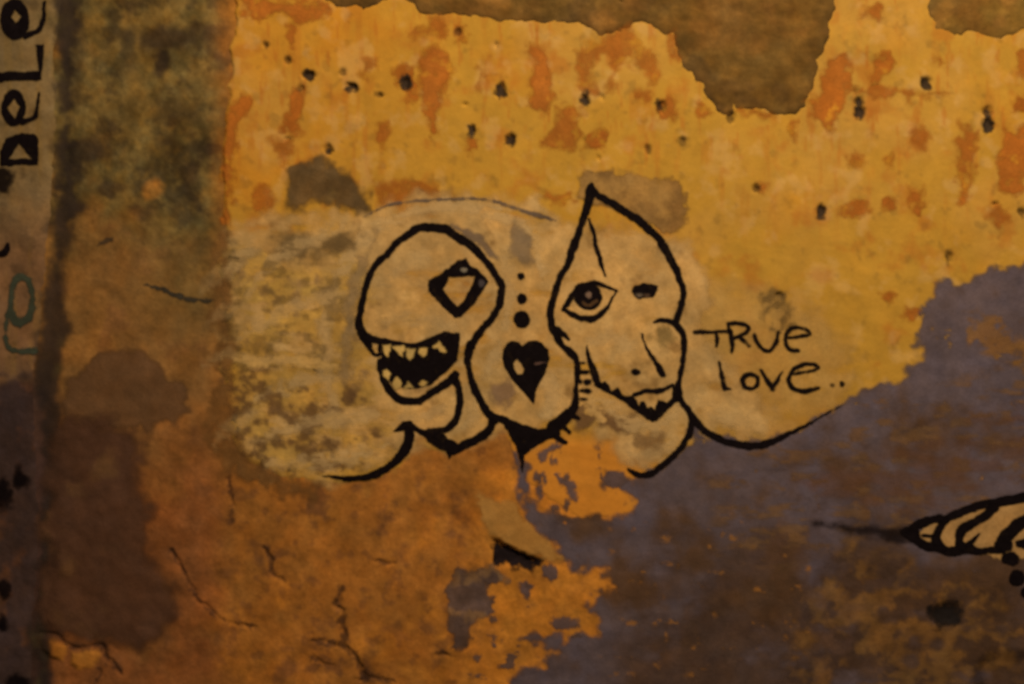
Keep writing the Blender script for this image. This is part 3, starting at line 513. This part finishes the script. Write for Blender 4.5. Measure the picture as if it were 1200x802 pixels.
he = ink("eye", [ell(689, 347.5, 16, 16), stroke((660, 363, 2.6), (667.5, 352.5, 3.3), (674, 340, 3), (684, 334, 3), (697.5, 332, 3), (710, 336, 2), (723, 341, 1.8)),
    stroke((661, 363, 2.6), (672.5, 370, 3.3), (684, 373.5, 3.2), (695, 374, 3.4), (705, 367.5, 3.2), (712.5, 359, 2), (720, 346, 1.2), (723, 341, 1.2))], hood, seed=156, worn=0.1)
film("highlight", [ell(690, 345, 3.2)], pig((112, 84, 60), (690, 345)), hood, off=3.0, feather=1.5, seed=157)
film("highlight", [stroke((683, 355, 1.5), (690, 358.5, 1.8), (699, 353, 1.6))], pig((112, 76, 40), (690, 356)), hood, off=3.0, feather=1.3, alpha=0.4, seed=158)
ink("eye", [poly(*J_((878, 412), (920, 358), (990, 338), (1050, 343), (1132, 358), (1112, 420), (1087, 470), (1020, 467), (950, 482), (900, 452)))], hood, seed=159)
film("highlight", [ell(748, 346, 4, 2.6)], pig((118, 96, 70), (748, 346)), hood, off=3.0, feather=1.6, alpha=0.8, seed=160); film("highlight", [ell(758, 346.5, 4, 1.8)], pig((88, 62, 40), (758, 346)), hood, off=3.0, feather=1.6, alpha=0.7, seed=161)

# lettering TRUE LOVE
def T_(*p): return [(800 + a / 5.714, 360 + b / 5.714, w) for a, b, w in p]
def let(ch, strokes, parent=None, seed=170):
    return ink("letter", [stroke(*T_(*s)) for s in strokes], parent, seed=seed, feather=1.4, worn=0.4, alpha=0.95, grow=0.35, warp=(0.6, 6), label="handwritten black letter " + ch)
W = 2.0
let("T", [((80, 170, 2.3), (200, 166, 2), (320, 160, 2.2)), ((222, 165, 2), (228, 215, 2), (224, 262, 1.2))], seed=171)
let("R", [((300, 108, 1.5), (318, 180, 2.2), (330, 250, 2.2), (326, 303, 1.6)), ((300, 110, 2), (360, 108, 2), (420, 122, 2), (440, 150, 2), (400, 185, 2), (345, 208, 1.6)), ((372, 198, 2), (410, 228, 2), (440, 258, 1.8))], seed=173)
let("u", [((478, 185, 1.4), (498, 240, 2), (540, 284, 2.2), (580, 290, 2.2), (620, 250, 2), (640, 170, 1.3))], seed=175)
let("e", [((690, 208, 1.8), (775, 200, 1.8), (850, 180, 1.6), (822, 150, 1.4), (762, 135, 2), (705, 160, 2.4), (685, 210, 2.2), (700, 268, 2.2), (738, 295, 2.4), (772, 290, 1.8))], seed=177)
let("L", [((240, 366, 1.4), (258, 450, 2.3), (275, 535, 2.4), (290, 546, 2), (322, 548, 0.8))], seed=179)
let("O", [((455, 447, 2.4), (412, 465, 2.6), (402, 505, 2.4), (425, 540, 2.6), (465, 545, 2.6), (498, 515, 2.2), (498, 470, 2.2), (455, 447, 2.4))], seed=181)
let("V", [((522, 425, 1.4), (560, 485, 2.2), (600, 545, 2.6)), ((600, 545, 2.4), (635, 485, 1.8), (662, 435, 1))], seed=183)
let("E", [((732, 450, 1.8), (845, 432, 1.6), (910, 410, 1), (880, 385, 1.8), (820, 380, 2.2), (752, 410, 2.3), (708, 480, 2.4), (722, 530, 2.4), (770, 558, 2.4), (832, 562, 2.2), (908, 542, 1.5))], seed=185)
ink("full_stop", [ell(975, 451, 2.4, 2)], seed=187, alpha=0.6); ink("full_stop", [ell(986.5, 450, 3.2, 2.8)], seed=188, alpha=0.85)

# winged creature at the right edge
def O_(*p): return zoomed(1020, 550, 6.667, p)
cre = film("striped_claw", [poly(*O_((370, 500), (480, 400), (700, 345), (900, 285), (1200, 235), (1500, 190), (1500, 680), (1000, 690), (600, 630), (430, 590)))], pig((140, 100, 50), (1140, 620)), off=2.0, feather=2, warp=(1, 8), seed=190, label="drawn striped claw shape with black outlines on the grey paint")
ink("outline", [stroke(*O_((250, 490, 18), (380, 430, 38), (480, 390, 33), (580, 385, 33), (700, 337, 33), (850, 282, 33), (1000, 262, 38), (1100, 240, 38), (1200, 215, 38), (1500, 150, 40))),
    stroke(*O_((250, 490, 18), (400, 585, 36), (520, 615, 34), (620, 640, 36), (750, 622, 44), (850, 640, 28), (1000, 622, 34), (1060, 600, 50))), poly(*O_((240, 490), (390, 420), (380, 500), (400, 590)))], cre, off=2.8, seed=191)
ink("stripe", [stroke(*O_((580, 400, 34), (522, 490, 30), (512, 560, 38), (560, 615, 36)))], cre, off=2.8, seed=192); ink("stripe", [line(*O_((415, 515, 12), (500, 522, 16)))], cre, off=2.8, seed=193)
ink("stripe", [stroke(*O_((960, 305, 40), (850, 392, 34), (722, 460, 40), (690, 540, 34), (702, 605, 42)))], cre, off=2.8, seed=194); ink("stripe", [line(*O_((845, 508, 8), (770, 585, 22)))], cre, off=2.8, seed=195)
ink("stripe", [stroke(*O_((1400, 330, 50), (1200, 405, 48), (1120, 462, 50), (1040, 545, 54), (1010, 590, 50)))], cre, off=2.8, seed=196); ink("stripe", [poly(*O_((1130, 560), (1190, 545), (1400, 540), (1400, 640), (1200, 630), (1140, 600)))], cre, off=2.8, seed=197)
ink("dot", [ell(1184, 655, 11, 8)], cre, off=2.8, seed=198); ink("dot", [ell(1191, 677, 9.5, 9.5)], cre, off=2.8, seed=199); ink("dot", [ell(1203, 695, 8, 7)], cre, off=2.8, seed=200)
ink("tail", [stroke((955, 614, 2), (985, 618, 4), (1015, 622, 6), (1045, 625, 7), (1068, 627, 6))], cre, feather=6, alpha=0.62, warp=(2, 12), seed=201, off=2.6)
ink("corner_mark", [stroke((1146, 800, 6), (1148, 782, 6), (1160, 770, 6), (1200, 768, 6), (1240, 768, 6))], alpha=0.32, feather=6, warp=(3, 12), seed=202, off=2.4)

# letters running up the pier
LE = dict(parent=pier, feather=1.1, off=2.0, warp=(0.8, 9))
ink("letter", [ell(18, 23, 17, 24), stroke((30, 42, 4), (42, 38, 3), (50, 28, 2.6), (53, 4, 2))], holes=[poly((19, 13), (25, 20), (19, 28), (14, 20))], seed=210, label="black letter e, topmost on the pier", **LE)
ink("letter", [poly((-8, 85), (46, 84), (42, 53), (52, 53), (50, 94), (-8, 97))], seed=212, label="black letter L on the pier", **LE)
ink("letter", [ell(17, 126.5, 14.5, 21), stroke((26, 143, 3.5), (38, 140, 2.6), (44, 132, 2.4), (47, 110, 1.5))], holes=[poly((17.5, 117), (25, 126), (18, 139), (9, 128))], seed=214, label="black letter e between L and D on the pier", **LE)
ink("letter", [poly((1, 195), (1, 178), (9, 163), (25, 157), (41, 157), (46, 162), (45, 194), (20, 194))], holes=[poly((23, 168), (38, 186), (11, 187))], seed=216, label="black letter D, lowest on the pier", **LE)
ink("brush_mark", [stroke((-6, 300, 3), (2, 299, 3.5), (8, 294, 3.3), (10, 287, 2))], seed=218, **LE); ink("brush_mark", [poly((-10, 196), (14, 197), (18, 208), (8, 226), (-10, 226))], seed=219, parent=pier, feather=5, alpha=0.8, warp=(4, 10))
GRN = pig((44, 46, 30), (26, 350))
film("green_loop", [stroke((26, 324, 4), (17, 332, 3.5), (13, 352, 3), (16, 374, 5), (28, 377, 5.5), (37, 368, 4), (38.5, 348, 3), (34, 330, 3.5), (26, 324, 4)), stroke((10, 368, 2), (8, 395, 2.2), (12, 408, 3), (24, 412, 3.4), (42, 411, 2.6))], GRN, pier, off=1.8, feather=1.8, warp=(1, 9), alpha=0.92, seed=220, label="dark green painted loop with a hooked tail")
for i, e in enumerate([ell(24, 560, 8, 14), ell(4, 580, 10, 18), ell(6, 692, 7, 12), ell(5, 730, 6, 7), ell(24, 800, 14, 10)]): ink("brush_mark", [e], pier, feather=4, alpha=0.8, warp=(4, 12), seed=222 + i * 3)

# ------------------------------------------------------------------ pavement in front
gx = np.linspace(-6, 6, 61); gy = np.linspace(-9, 0.05, 46); PX, PY = np.meshgrid(gx, gy)
v = np.stack([PX, PY, 0.006 * fbm(PX, PY, 0.9, 9, 3) - 0.004], -1).reshape(-1, 3)
i0 = np.arange(61 * 46).reshape(46, 61); q = np.stack([i0[:-1, :-1], i0[:-1, 1:], i0[1:, 1:], i0[1:, :-1]], -1).reshape(-1, 4)
me = bpy.data.meshes.new("pavement"); me.from_pydata(v.tolist(), [], q.tolist()); me.update()
a = me.color_attributes.new("pigment", 'FLOAT_COLOR', 'POINT'); a.data.foreach_set("color", np.tile([0.10, 0.095, 0.09, 1.0], len(v)).astype(np.float32))
g = link("pavement", me, make_mat("pavement_stone", 0.9, 0.35, 14, 0.5, 60)); g["kind"] = "structure"; g["label"] = "grey pavement in front of the wall"
